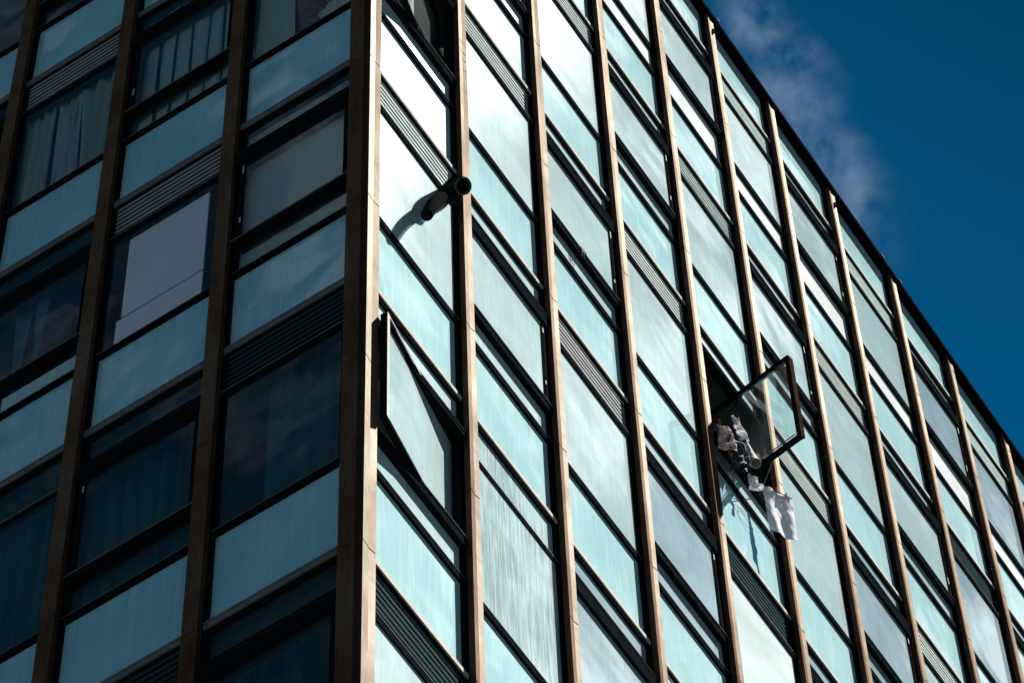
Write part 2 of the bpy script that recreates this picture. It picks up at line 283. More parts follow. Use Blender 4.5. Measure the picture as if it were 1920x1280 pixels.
# ------------------------------------------------------------------ mesh helpers
class MB:
    """collects shapes in model units; build() links them as ONE mesh object"""
    def __init__(s, face='R'): s.v = []; s.f = []; s.m = []; s.face = face; s.mats = []; s.uv = None
    def P(s, u, d, z): return (u, d, z) if s.face == 'R' else (d, u, z)
    def mi(s, mat):
        if mat not in s.mats: s.mats.append(mat)
        return s.mats.index(mat)
    def box(s, u0, u1, d0, d1, z0, z1, mat='black_frame'):
        b = len(s.v)
        for z in (z0, z1):
            for (u, d) in ((u0, d0), (u1, d0), (u1, d1), (u0, d1)): s.v.append(s.P(u, d, z))
        for q in ((0, 1, 2, 3), (4, 7, 6, 5), (0, 4, 5, 1), (1, 5, 6, 2), (2, 6, 7, 3), (3, 7, 4, 0)):
            s.f.append(tuple(b+k for k in q)); s.m.append(s.mi(mat))
    def poly(s, pts, mat):
        b = len(s.v); s.v += [s.P(*p) for p in pts]; s.f.append(tuple(range(b, b+len(pts)))); s.m.append(s.mi(mat))
    def prism(s, prof, z0, z1, mats):
        """profile polygon in (u,d), extruded in z; mats per side"""
        n = len(prof); b = len(s.v)
        for z in (z0, z1): s.v += [s.P(u, d, z) for u, d in prof]
        for k in range(n):
            k2 = (k+1) % n; s.f.append((b+k, b+k2, b+n+k2, b+n+k)); s.m.append(s.mi(mats[k] if isinstance(mats, (list, tuple)) else mats))
        mm = mats[0] if isinstance(mats, (list, tuple)) else mats
        s.f.append(tuple(b+k for k in range(n))[::-1]); s.m.append(s.mi(mm)); s.f.append(tuple(b+n+k for k in range(n))); s.m.append(s.mi(mm))
    def slat(s, u0, u1, d0, z0, d1, z1, t, mat):
        """thin tilted blade from (d0,z0) to (d1,z1) with thickness t"""
        L = math.hypot(d1-d0, z1-z0); nd, nz = -(z1-z0)/L*t, (d1-d0)/L*t
        b = len(s.v)
        for u in (u0, u1):
            for (d, z) in ((d0, z0), (d1, z1), (d1+nd, z1+nz), (d0+nd, z0+nz)): s.v.append(s.P(u, d, z))
        for q in ((0, 1, 2, 3), (4, 7, 6, 5), (0, 4, 5, 1), (1, 5, 6, 2), (2, 6, 7, 3), (3, 7, 4, 0)):
            s.f.append(tuple(b+k for k in q)); s.m.append(s.mi(mat))
    def grid(s, fn, nu, nv, mat, uv=False):
        b = len(s.v)
        for j in range(nv+1):
            for i in range(nu+1): s.v.append(s.P(*fn(i/nu, j/nv)))
        if uv: s.uv = [(i/nu, j/nv) for j in range(nv+1) for i in range(nu+1)]
        for j in range(nv):
            for i in range(nu):
                a = b+j*(nu+1)+i; s.f.append((a, a+1, a+nu+2, a+nu+1)); s.m.append(s.mi(mat))
    def tube(s, pts, r, mat, seg=8, caps=True, axis=None):
        """tube through world-style (x,y,z) points (face R only)"""
        b = len(s.v); pts = [Vector(p) for p in pts]; n = len(pts)
        rr = r if isinstance(r, (list, tuple)) else [r]*n
        t0 = (pts[1]-pts[0]).normalized(); up = Vector((0, 0, 1)) if abs(t0.z) < .9 else Vector((1, 0, 0)); x = t0.cross(up).normalized()
        for k in range(n):
            t = axis or (pts[min(k+1, n-1)]-pts[max(k-1, 0)]).normalized(); x = (x-t*x.dot(t)).normalized(); y = t.cross(x)
            for a in range(seg):
                an = 2*math.pi*a/seg; s.v.append(tuple(pts[k]+(x*math.cos(an)+y*math.sin(an))*rr[k]))
        for k in range(n-1):
            for a in range(seg):
                a2 = (a+1) % seg; s.f.append((b+k*seg+a, b+k*seg+a2, b+(k+1)*seg+a2, b+(k+1)*seg+a)); s.m.append(s.mi(mat))
        if caps:
            s.f.append(tuple(b+a for a in range(seg))[::-1]); s.m.append(s.mi(mat)); s.f.append(tuple(b+(n-1)*seg+a for a in range(seg))); s.m.append(s.mi(mat))
    def build(s, name, parent=None, smooth=False, solid=0.0, recalc=True, sub=0):
        me = bpy.data.meshes.new(name); me.from_pydata([tuple(W3(p)) for p in s.v], [], s.f)
        for mt in s.mats: me.materials.append(MATS[mt])
        for k, p in enumerate(me.polygons): p.material_index = s.m[k]; p.use_smooth = smooth
        if s.uv:
            ul = me.uv_layers.new(name='UVMap')
            for lp in me.loops: ul.data[lp.index].uv = s.uv[lp.vertex_index]
        # origin at the mesh's own base
        vs = [v.co for v in me.vertices]
        o = Vector(((min(v.x for v in vs)+max(v.x for v in vs))/2, (min(v.y for v in vs)+max(v.y for v in vs))/2, min(v.z for v in vs)))
        for v in me.vertices: v.co -= o
        if recalc:
            bm = bmesh.new(); bm.from_mesh(me); bmesh.ops.recalc_face_normals(bm, faces=bm.faces); bm.to_mesh(me); bm.free()
        ob = bpy.data.objects.new(name, me); C.objects.link(ob); ob.location = o
        if parent is not None:
            ob.parent = parent; ob.location = o-wloc(parent); 
        ob['_w'] = tuple(o)
        if solid:
            md = ob.modifiers.new('thickness', 'SOLIDIFY'); md.thickness = solid; md.offset = 0
        if sub:
            md = ob.modifiers.new('smooth', 'SUBSURF'); md.levels = sub; md.render_levels = sub
        return ob
def wloc(o): return Vector(o['_w'])
def empty(name, p, parent=None):
    o = bpy.data.objects.new(name, None); C.objects.link(o); w = W3(p); o['_w'] = tuple(w); o.empty_display_size = 0.3
    o.location = w if parent is None else w-wloc(parent)
    if parent is not None: o.parent = parent
    return o
def tag(o, label, cat, group=None, kind=None):
    if label: o['label'] = label
    if cat: o['category'] = cat
    if group: o['group'] = group
    if kind: o['kind'] = kind
    return o

# ------------------------------------------------------------------ the facade grid
XC = [0.2388, 1.945, 3.653, 5.379, 7.1065, 8.8435, 10.5658, 12.3121, 14.1413, 15.8664, 17.6034, 19.3405, 21.08, 22.82]
YC = [0.2368, 1.8764, 3.543, 5.1686, 6.8217, 8.4678, 10.12]
JZ = {-3: -9.568, -2: -6.39, -1: -3.197, 0: -0.044, 1: 3.172, 2: 6.383, 3: 9.604, 4: 12.84, 5: 16.0}
def jz(k): return JZ.get(k, -9.568+(k+3)*3.2)
S0, SH = 0.18, 4.805
def S(row): return 15.06 if row == 3 else S0+row*SH      # the top storey is a little taller
ZBASE = -ZO/U          # ground level in model units
ROOF = 16.36
ROWLO = -3
ZLOW = S(ROWLO)-3.40   # below this only the plain lower body
bld = empty('office_building', (0, 0, ZBASE))
tag(bld, 'tall office block with a glass curtain wall, bronze fins and pale teal panels', 'building')
GD = 0.12              # depth of the glass behind the front of the fins

def column_cover(face, c, w, groove, right0=False):
    b = MB(face); prof_front = [(c-w, 0.004), (c-groove, 0.013), (c, 0.0)]
    lv = [jz(k) for k in range(-5, 6)]; lv = [ZLOW-2] + [z for z in lv if z > ZLOW-2] + [16.20]
    for a, z in zip(lv, lv[1:]):
        g = 0.011
        top = z-g if z < 16.2 else z; bot = a+g
        pr = [(c-w, 0.004), (c-groove, 0.013), (c, 0.0), (c, 0.07), (c-w, 0.07)]
        b.prism(pr, bot, top, ['bronze_sheet', 'bronze_sheet', 'shaded_sheet', 'black_frame', 'shaded_sheet'])
    # dark core behind the joints, up to the roof
    b.box(c-w+0.012, c-0.012, 0.045, 0.135, ZLOW-2, ROOF, 'dark_gasket')
    b.box(c-w, c-w+0.006, 0.006, 0.07, 16.20, ROOF-0.02, 'shaded_sheet')
    return b.build('column_cover', bld)
for i in range(1, len(XC)): column_cover('R', XC[i], 0.145, 0.068)
for j in range(1, len(YC)): column_cover('L', YC[j], 0.172, 0.088)
def corner_cover():
    b = MB('R'); lv = [ZLOW-2]+[jz(k) for k in range(-4, 6)]+[16.20]
    for a, z in zip(lv, lv[1:]):
        g = 0.011; top = z-g if z < 16.2 else z; bot = a+g
        pr = [(0.10, 0.2368), (0.0, 0.2368), (0.034, 0.150), (0.006, 0.066), (0.046, 0.058), (0.048, 0.004), (0.155, 0.015), (0.2388, 0.0), (0.2388, 0.10), (0.10, 0.10)]
        b.prism(pr, bot, top, ['bronze_sheet', 'bronze_sheet', 'bronze_sheet', 'shaded_sheet', 'shaded_sheet', 'sunlit_sheet', 'bronze_sheet', 'shaded_sheet', 'black_frame', 'black_frame'])
    b.box(0.06, 0.225, 0.06, 0.225, ZLOW-2, ROOF, 'dark_gasket')
    return b.build('corner_cover', bld)
corner_cover()

def bay(face, i):
    if face == 'R': return (XC[i-1]+0.045, XC[i]-0.195)
    return (YC[i-1]+0.045, YC[i]-0.215)
def jambs(b, face, i, z0, z1):
    c0, c1 = (XC if face == 'R' else YC)[i-1:i+1]
    w = 0.145 if face == 'R' else 0.172
    u0, u1 = bay(face, i)
    b.box(c0+0.001, u0, 0.092, 0.17, z0, z1, 'dark_gasket'); b.box(u1, c1-w-0.001, 0.092, 0.17, z0, z1, 'dark_gasket')

def spandrel(face, i, row):
    u0, u1 = bay(face, i); s = S(row); top = ROOF if row == 3 else s+1.42
    c0, c1 = (XC if face == 'R' else YC)[i-1:i+1]; w = 0.145 if face == 'R' else 0.172
    b = MB(face); b.box(u0-0.01, u1+0.01, GD, GD+0.03, s-0.02, top+0.02, 'panel_sunny' if face == 'R' else 'panel_shady')
    sp = b.build('spandrel_panel', bld)
    b = MB(face); jambs(b, face, i, s-0.005, top)
    b.box(c0+0.004, c1-w-0.004, 0.078, 0.16, s-0.065, s, 'sill_metal' if face == 'R' else 'grey_sill')  # left sill uses a darker copy of the metal, its shade painted in
    if face == 'L': b.box(c0+0.004, c1-w-0.004, 0.070, 0.10, s+0.010, s+0.032, 'grey_sill')
    b.build('sill', sp)
    return sp

def grid_sheet(face, u0, u1, d, z0, z1, mat, name, parent, folds=0, amp=0.03, gather=0.0, seed=0, slant=0.0):
    b = MB(face); rnd = random.Random(seed); ph = [rnd.uniform(0, 6.28) for _ in range(4)]
    n = max(2, int(folds*7))
    def fn(a, t):
        uu = u0+(u1-u0)*a + slant*(t-0.5)*(a-0.5) + gather*math.sin(math.pi*a*2+ph[0])*(t-0.3)*0.3
        dd = d+amp*math.sin(a*folds*6.283+ph[1]+0.6*math.sin(t*3+ph[2]))+amp*0.4*math.sin(a*folds*2.4*6.283+ph[3]) if folds else d
        return (uu, dd, z0+(z1-z0)*t)
    b.grid(fn, n, 6 if folds else 1, mat)
    return b.build(name, parent, smooth=bool(folds), solid=0.002, recalc=False)

def sash_frame(b, u0, u1, d, z0, z1, w=0.055, t=0.05, mat='black_frame'):
    b.box(u0, u1, d-t, d+t*0.6, z1-w, z1, mat); b.box(u0, u1, d-t, d+t*0.6, z0, z0+w, mat)
    b.box(u0, u0+w*0.8, d-t*0.95, d+t*0.55, z0+w, z1-w, mat); b.box(u1-w*0.8, u1, d-t*0.95, d+t*0.55, z0+w, z1-w, mat)

BEAD = random.Random(3)
def window(face, i, row, typ, glass=None, low=None, top_g=None, louver='louver_pale', angle=0.0, pivot=None, open_=None):
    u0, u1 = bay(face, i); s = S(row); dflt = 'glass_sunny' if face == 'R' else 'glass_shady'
    glass = glass or dflt; low = low or glass; top_g = top_g or glass
    c0, c1 = (XC if face == 'R' else YC)[i-1:i+1]; w = 0.145 if face == 'R' else 0.172
    a0, a1 = c0+0.004, c1-w-0.004
    b = MB(face); zb = S(row-1)+1.535
    jambs(b, face, i, zb-0.108, s-0.069)
    # head under the sill and the bar above the next panel down
    hd = 0.105 if typ == 'A' else 0.14
    b.box(a0, a1, 0.094, 0.165, s-hd, s-0.067, 'black_frame')
    if typ == 'A': b.box(a0, a1, 0.150, 0.165, s-0.80, s-hd-0.002, 'dark_gasket')
    b.box(a0, a1, 0.090, 0.165, zb-0.105, zb, 'black_frame')
    b.box(a0, a1, 0.086, 0.104, zb+0.001, zb+0.007, 'edge_glint_metal')  # thin pale strip painted as the lit top edge of the bar
    if typ == 'B':
        b.box(a0, a1, 0.036, 0.155, s-(0.98 if open_ is None else 0.83), s-0.69, 'black_frame')
        b.box(a0, a1, 0.058, 0.155, s-2.77, s-2.62, 'black_frame')
        b.box(a0, a1, 0.046, 0.070, s-2.6195, s-2.613, 'edge_glint_metal')
        b.box(a0, a1, 0.030, 0.036, s-0.76, s-0.75, 'rusty_frame')
    elif typ == 'A':
        b.box(a0, a1, 0.078, 0.165, s-0.92, s-0.80, 'black_frame')
        b.box(a0, a1, 0.074, 0.078, s-0.815, s-0.803, 'edge_glint_metal')
        if row == 3: b.box(a0, a1, 0.090, 0.165, 12.0, 12.18, 'black_frame')
    else:
        b.box(a0, a1, 0.094, 0.160, s-0.85, s-0.77, 'black_frame')
        b.box(a0, a1, 0.088, 0.094, s-0.785, s-0.772, 'edge_glint_metal')
    wn = b.build('window', bld)
    def pane(z0, z1, mat, name='pane', d=GD+0.002, du=0.0):
        q = MB(face); q.box(u0-0.005+du, u1+0.005-du, d, d+0.006, z0, z1, mat); return q.build(name, wn)
    if typ == 'B':
        pane(s-0.70, s-0.15, top_g, 'top_light'); pane(zb-0.01, s-2.76, low, 'lower_light')
        zt, zo = s-0.98, s-2.62
        if open_ is None:
            q = MB(face); q.box(u0, u0+0.05, 0.060, 0.115, zo, zt, 'black_frame'); q.box(u1-0.075, u1, 0.060, 0.115, zo, zt, 'black_frame')
            q.box(u1-0.050, u1-0.042, 0.054, 0.060, zo, zt, 'rusty_frame'); q.box(u0+0.05, u1-0.075, 0.060, 0.115, zo, zo+0.03, 'black_frame')
            q.build('sash', wn); pane(zo+0.02, zt+0.005, glass, d=0.074, du=0.05)
            q = MB(face)
            for zz in (zt-0.22, zo+0.33):
                ue = u1-0.068
                if BEAD.random() < 0.75: q.box(ue, ue+0.018, 0.053, 0.060, zz, zz+BEAD.choice((0.07, 0.10, 0.16)), 'latch_pale')
            if q.v: q.build('latch', wn)
        else:
            pv, dep, half, ang, zt2, zo2, frm = open_
            # frame and glass of the turned sash, swung about its upright middle
            def turned(mb):
                ca, sa = math.cos(ang), math.sin(ang); mb.v = [(pv+(x-pv)*ca-(y-dep)*sa, dep+(x-pv)*sa+(y-dep)*ca, z) for x, y, z in mb.v]; return mb
            q = MB('R'); sash_frame(q, pv-half, pv+half, dep, zo2, zt2, 0.058, 0.038, 'black_frame')
            if frm:
                q.box(pv-half+0.06, pv+half-0.06, dep+0.03, dep+0.036, zo2+0.07, zo2+0.09, 'edge_glint_metal')
                q.box(pv-half-0.018, pv-half-0.003, dep-0.060, dep+0.020, zo2+0.01, zt2-0.03, 'rusty_frame')
                q.box(pv-half-0.004, pv-half+0.030, dep-0.052, dep-0.0455, zo2+0.02, zt2-0.01, 'edge_glint_metal')
            else:
                q.box(pv-half, pv-half+0.05, dep-0.052, dep-0.0455, zo2, zt2, 'sill_metal')  # pale strips paint the sunlit front of this sash
                q.box(pv-half, pv+half*0.2, dep-0.050, dep-0.0455, zt2-0.02, zt2, 'sill_metal')
            turned(q).build('sash', wn)
            # stay arm between the fixed sill and the turned sash, and a lever handle on its stile
            st = MB('R'); ex = pv-half*0.55*math.cos(ang); ey = dep-half*0.55*math.sin(ang)
            st.tube([(pv+0.30, 0.075, zo2+0.035), (ex, ey, zo2+0.035)], 0.008, 'edge_glint_metal', 6); st.build('stay', wn)
            q = MB('R'); zc = (zt2+zo2)/2; q.box(pv+half-0.05, pv+half-0.02, dep-0.075, dep-0.045, zc-0.02, zc+0.02, 'latch_pale'); q.box(pv+half-0.045, pv+half-0.025, dep-0.09, dep-0.075, zc-0.14, zc+0.02, 'latch_pale'); turned(q).build('handle', wn)
            q = MB('R'); q.box(pv-half+0.05, pv+half-0.05, dep-0.004, dep+0.004, zo2+0.06, zt2-0.06, glass); turned(q).build('pane', wn)
    elif typ == 'A':
        q = MB(face); n = 7; zt, zo = s-0.107, s-0.80; ph = (zt-zo)/n
        matl = {'louver_pale': 'louver_pale', 'louver_dark': 'louver_dark', 'louver_grey': 'louver_grey', 'louver_green': 'louver_green'}[louver]
        for k in range(n):
            z1 = zt-k*ph; jd = BEAD.uniform(-.004, .004)
            q.slat(a0+0.02, a1-0.015+BEAD.uniform(-.01, .01), 0.113+jd*0.3, z1-0.004, 0.111+jd*0.3, z1-ph*(0.64 if row < 3 else 0.88), 0.004, matl)
        lv = q.build('louver', wn)
        pane(zb-0.01 if row < 3 else 12.17, s-0.91, glass, d=0.097)
        if row == 3: pane(zb-0.01, 12.01, 'glass_white', 'lower_light')
        for ua, ub in ((u1-0.035, u1), (u0, u0+0.03)): q = MB(face); q.box(ua, ub, 0.090, 0.13, zb, s-0.91, 'black_frame'); q.build('stile', wn)
    else:
        pane(s-0.78, s-0.13, top_g, 'top_light'); pane(zb-0.01, s-0.84, glass, d=0.105)
    return wn
for nm, cl, rg in (('louver_pale', (.40, .47, .46), .35), ('louver_dark', (.03, .05, .055), .4), ('louver_grey', (.30, .31, .32), .4), ('louver_green', (.30, .39, .38), .3)):
    simple(nm, cl, rg+.3, 0.0, 0.15, 6)

# ---- which bays and storeys are in view
def visible(face, i, row, mx=0.10):
    xs = []
    for u in ((XC if face == 'R' else YC)[i-1:i+1]):
        for z in (S(row)+1.4, S(row)-3.4):
            p = W3((u, 0.1, z) if face == 'R' else (0.1, u, z))-m.translation
            xs.append((p.dot(RGT)/p.dot(FWD)*7847.6+960, p.dot(DWN)/p.dot(FWD)*7847.6+640))
    X = [a for a, _ in xs]; Y = [b_ for _, b_ in xs]; e = mx*1920
    return max(X) > -e and min(X) < 1920+e and max(Y) > -e and min(Y) < 1280+e

WIN = {}   # (face,i,row) -> window object
SPEC = {
 ('R', 1, 0): dict(louver='louver_pale'), ('R', 1, 1): dict(glass='glass_clean', low='glass_sunny', top_g='glass_sunny', open_=(1.03, 0.09, 0.78, math.radians(15), S(1)-0.76, S(1)-2.64, False)),
 ('R', 1, -1): dict(glass='glass_sunny', open_=(1.05, 0.09, 0.80, math.radians(9), S(-1)-0.73, S(-1)-2.64, False)),
 ('R', 5, 1): dict(glass='glass_clean', low='glass_sunny', top_g='glass_sunny', open_=(8.03, 0.09, 0.84, math.radians(82.5), S(1)-0.73, S(1)-2.64, True)),
 ('R', 2, -1): dict(glass='glass_streaky', top_g='glass_streaky'), ('R', 5, 0): dict(glass='glass_pale', louver='louver_dark'),
 ('R', 1, -2): dict(louver='louver_dark'), ('R', 5, 2): dict(louver='louver_green'), ('R', 3, 0): dict(louver='louver_grey'),
 ('R', 4, 0): dict(glass='glass_sunny_blue'), ('R', 3, -1): dict(glass='glass_sunny_blue'), ('R', 6, 0): dict(glass='glass_sunny_blue'),
 ('R', 7, 1): dict(glass='glass_sunny_blue'), ('R', 9, 2): dict(glass='glass_sunny_blue', louver='louver_dark'), ('R', 9, 3): dict(glass='glass_sunny_blue', low='glass_white'),
 ('R', 7, 3): dict(low='glass_white'), ('R', 5, 3): dict(low='glass_white'), ('R', 6, 3): dict(louver='louver_green'), ('R', 8, 3): dict(louver='louver_green'), ('R', 10, 3): dict(louver='louver_green', glass='glass_sunny_blue'),
 ('L', 2, 0): dict(louver='louver_grey', glass='glass_clear'), ('L', 1, -1): dict(louver='louver_dark'), ('L', 3, 1): dict(louver='louver_grey'), ('L', 2, -2): dict(louver='louver_dark'),
}
cnt = 0
for face, cols in (('R', XC), ('L', YC)):
    for i in range(1, len(cols)):
        for row in range(ROWLO, 4):
            if not visible(face, i, row): continue
            par = (i+row) % 2
            typ = ('A' if par else 'B') if face == 'R' else ('B' if par else 'A')
            if (face, i, row) in (('R', 2, -1), ('L', 3, -1)): typ = 'C'
            spandrel(face, i, row); WIN[(face, i, row)] = (window(face, i, row, typ, **SPEC.get((face, i, row), {})), typ); cnt += 1
print('windows', cnt)
# bays outside the view: plain facade skin so that the block continues
def skin():
    b = MB('R')
    for face, cols in (('R', XC), ('L', YC)):
        b.face = face
        for i in range(1, len(cols)):
            for row in range(ROWLO, 4):
                if (face, i, row) in WIN: continue
                s = S(row); b.box(cols[i-1]+0.004, cols[i]-0.18, GD, GD+0.03, s-3.42, s-0.02, 'dark_gasket')
                b.box(cols[i-1]+0.004, cols[i]-0.18, GD-0.004, GD+0.03, s, (ROOF-0.02 if row == 3 else s+1.36), 'panel_shady')
    b.face = 'R'
    return b.build('facade_wall', bld)
skin()
def body():
    b = MB('R'); X1, Y1 = XC[-1], YC[-1]
    b.box(0.16, X1, 0.16, Y1, ZBASE, ZLOW-0.05, 'concrete'); b.build('lower_wall', bld)
    for row in range(ROWLO, 4):
        s = S(row); b = MB('R'); top = ROOF-0.03 if row == 3 else s+1.34
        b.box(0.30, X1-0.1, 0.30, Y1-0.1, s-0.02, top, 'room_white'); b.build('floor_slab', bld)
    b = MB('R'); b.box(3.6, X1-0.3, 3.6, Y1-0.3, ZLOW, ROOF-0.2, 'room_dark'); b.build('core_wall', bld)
    b = MB('R'); b.box(X1+0.01, X1+0.2, 0.16, Y1, ZLOW-1, ROOF-0.05, 'concrete'); b.box(0.16, X1, Y1+0.01, Y1+0.2, ZLOW-1, ROOF-0.05, 'concrete'); b.build('end_wall', bld)
    b = MB('R'); b.box(-0.02, X1+0.2, -0.02, Y1+0.2, ROOF, ROOF+0.13, 'roof_black'); b.box(0.06, X1+0.16, 0.06, Y1+0.16, ROOF+0.13, ROOF+0.2, 'roof_black'); b.build('roof_edge', bld)
    b = MB('R')
    for c in (XC[5], XC[7]):
        b.tube([(c-0.02, -0.02, 15.93), (c-0.04, 0.03, 15.95), (c-0.04, -0.015, 15.80)], 0.018, 'wire_black', 6)
    b.build('bracket', bld)
    b = MB('R')
    for c in (XC[4]+0.9, XC[5]+0.06, XC[7]+1.4, XC[8]+0.1, XC[10]+0.7): b.box(c, c+0.10, -0.035, 0.05, ROOF+0.125, ROOF+0.165, 'grey_sill')
    b.build('coping_clip', bld)
body()

# ------------------------------------------------------------------ blinds and curtains fixed inside the windows
def inside(face, i, row, kind, mat, **k):
    w = WIN.get((face, i, row))
    if not w: return
    u0, u1 = bay(face, i); s = S(row)
    z0, z1 = k.pop('z', (-3.25, -0.16)); a0, a1 = k.pop('a', (0.0, 1.0)); d = k.pop('d', 0.26); d = d if face == 'R' else 0.13+(d-0.1)*0.45+k.get('amp', 0.03)*(1 if k.get('folds') else 0)
    du = u1-u0
    return grid_sheet(face, u0+du*a0-0.02*(a0 == 0), u0+du*a1+0.02*(a1 == 1), d, s+z0, s+z1, mat, kind, w[0], **k)
R = random.Random(11)
for (face, i, row), (wn, typ) in list(WIN.items()):
    if face != 'R' or (i, row) in ((5, 1), (1, 1), (1, -1)): continue
    r = R.random()
    if r < 0.45: inside('R', i, row, 'blind', 'blind_pale', z=(R.choice((-3.25, -3.25, -2.2)), -0.16), a=(0, R.choice((1, 1, 0.8))), d=0.24)
    elif r < 0.75: inside('R', i, row, 'curtain', 'curtain_white', folds=R.choice((3, 5)), a=(R.choice((0, 0.1)), R.choice((0.45, 0.7))), seed=i*7+row, d=0.27)
    elif r < 0.9: inside('R', i, row, 'curtain', 'curtain_teal', folds=4, seed=i*5+row, d=0.27)
inside('R', 1, -1, 'blind', 'blind_pale', a=(0, 0.6), d=0.35); inside('R', 1, 1, 'curtain', 'curtain_white', a=(0.50, 0.62), d=0.24, folds=1, amp=0.02, z=(-2.6, -0.8))
# left face, read from the photograph
inside('L', 1, 1, 'curtain', 'panel_tan', a=(0.62, 0.98), d=0.22, slant=-0.1, z=(-3.25, -0.9))
inside('L', 1, 0, 'blind', 'blind_grey', a=(0.03, 1.0), d=0.24)
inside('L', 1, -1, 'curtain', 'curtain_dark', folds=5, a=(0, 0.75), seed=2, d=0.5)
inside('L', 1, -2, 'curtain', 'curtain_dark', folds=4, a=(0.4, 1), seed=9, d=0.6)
k = 0
for a in (0.02, 0.17, 0.33, 0.50, 0.66, 0.83):
    inside('L', 2, 1, 'curtain', 'curtain_grey', a=(a, a+0.135), d=0.24, folds=0.5, amp=0.012, seed=20+k, slant=0.06*(-1)**k); k += 1
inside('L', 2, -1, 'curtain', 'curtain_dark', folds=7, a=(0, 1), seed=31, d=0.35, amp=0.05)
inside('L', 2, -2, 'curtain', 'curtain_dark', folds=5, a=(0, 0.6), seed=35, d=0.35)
inside('L', 3, 1, 'curtain', 'curtain_beige', folds=4, a=(0, 0.42), seed=41, d=0.24, amp=0.045, gather=0.5)
inside('L', 3, 1, 'curtain', 'curtain_grey', folds=3, a=(0.42, 0.66), seed=43, d=0.3, amp=0.04, gather=0.9)
inside('L', 3, 1, 'curtain', 'curtain_beige', folds=3, a=(0.72, 1.0), seed=44, d=0.25, amp=0.03)
inside('L', 3, 0, 'curtain', 'curtain_teal', folds=0.5, a=(0.5, 0.6), seed=51, d=0.3, slant=0.3, amp=0.03)
inside('L', 3, 0, 'curtain', 'curtain_teal', folds=0.5, a=(0.68, 0.78), seed=52, d=0.3, slant=0.2, amp=0.03)
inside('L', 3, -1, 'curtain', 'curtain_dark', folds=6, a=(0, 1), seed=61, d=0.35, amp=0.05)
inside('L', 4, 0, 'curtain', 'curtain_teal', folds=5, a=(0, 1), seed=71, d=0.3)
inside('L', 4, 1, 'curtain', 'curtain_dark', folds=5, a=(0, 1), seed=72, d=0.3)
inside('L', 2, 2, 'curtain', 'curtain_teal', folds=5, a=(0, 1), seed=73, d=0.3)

# ------------------------------------------------------------------ things in and on the windows
def ground():
    me = bpy.data.meshes.new('ground'); s = 3000; me.from_pydata([(-s, -s, 0), (s, -s, 0), (s, s, 0), (-s, s, 0)], [], [(0, 1, 2, 3)]); me.materials.append(MATS['asphalt'])
    o = bpy.data.objects.new('ground', me); C.objects.link(o); o['kind'] = 'structure'
ground()

def board(i, row, segs, label, d=0.145):
    u0, u1 = bay('L', i); s = S(row); du = u1-u0
    b = MB('L')
    for (a0, a1, z0, z1) in segs: b.box(u0+du*a0, u0+du*a1, d, d+0.012, s+z0, s+z1, 'board_white')
    tag(b.build('white_board'), label, 'board')
board(2, 0, [(0.13, 0.86, -2.62, -0.95), (0.13, 0.90, -3.25, -2.66)], 'large white paper board filling most of the window under the grey louver, left facade')
board(3, 0, [(0.04, 0.75, -3.25, -2.86)], 'low pale board behind the narrow lower light at the far left edge')

def blob(name, path, radii, mat, label, cat, squash=1.0, seed=0, group=None, rough=0.25, parent=None):
    """crumpled bundle: icosphere-like lump displaced by noise"""
    bm = bmesh.new(); bmesh.ops.create_icosphere(bm, subdivisions=4, radius=1.0)
    rnd = random.Random(seed); off = Vector((rnd.uniform(0, 50), rnd.uniform(0, 50), rnd.uniform(0, 50)))
    for v in bm.verts:
        n = v.co.normalized(); k = 1+rough*(noise.noise(n*1.6+off)*1.2)+rough*0.7*abs(noise.noise(n*4.0+off))-rough*0.5*abs(noise.noise(n*8+off))
        v.co = Vector((n.x*radii[0]*k, n.y*radii[1]*k, n.z*radii[2]*k))
    b = MB('R'); b.v = [tuple(Vector(path)+v.co) for v in bm.verts]; b.f = [tuple(v.index for v in f.verts) for f in bm.faces]; b.m = [b.mi(mat)]*len(b.f); bm.free()
    o = b.build(name, parent, smooth=True)
    if label: tag(o, label, cat, group)
    return o

X4 = XC[4]
def cloth(name, corners, mat, label, cat, amp=0.035, folds=3, seed=0, nu=26, nv=26, hem=None, uv=False, bulge=(0, -1, 0)):
    """hanging cloth between four (x,y,z) corners: top-left, top-right, bottom-left, bottom-right"""
    tl, tr, bl, br = [Vector(c) for c in corners]; rnd = random.Random(seed); ph = [rnd.uniform(0, 6.28) for _ in range(4)]; off = Vector([rnd.uniform(0, 30) for _ in range(3)])
    bu = Vector(bulge)
    def fn(a, t):
        t2 = t; top = tl.lerp(tr, a); bot = bl.lerp(br, a); p = top.lerp(bot, t2)
        if hem: p = p+Vector((0, 0, hem(a, t)))
        w = amp*(0.3+0.7*t)*math.sin(a*folds*6.283+ph[0]+0.8*math.sin(t*2.5+ph[1])) + amp*0.8*noise.noise(Vector((a*4, t*4, 0))+off) + 0.35*amp*noise.noise(Vector((a*11, t*9, 3))+off)
        sx = amp*1.2*noise.noise(Vector((a*2, t*3, 7))+off)
        p = p+bu*w+Vector((sx, 0, 0)); return tuple(p)
    b = MB('R'); b.grid(fn, nu, nv, mat, uv=uv); o = b.build(name, None, smooth=True, solid=0.003, recalc=False, sub=1)
    return tag(o, label, cat)
def peg(p, q, label):
    a, b_ = Vector(p), Vector(q); b_ = a.lerp(b_, 0.45); d = (b_-a).normalized(); sidev = d.cross(Vector((0.4, -1, 0.2))).normalized()*0.008
    b = MB('R')
    for sg in (-1, 1):
        o = sidev*sg
        b.tube([a+o*0.6, a.lerp(b_, .4)+o, b_+o*1.8], [0.009, 0.011, 0.008], 'peg_wood', 6)
    tag(b.build('clothes_peg'), label, 'clothes peg', 'wooden pegs holding the washing')
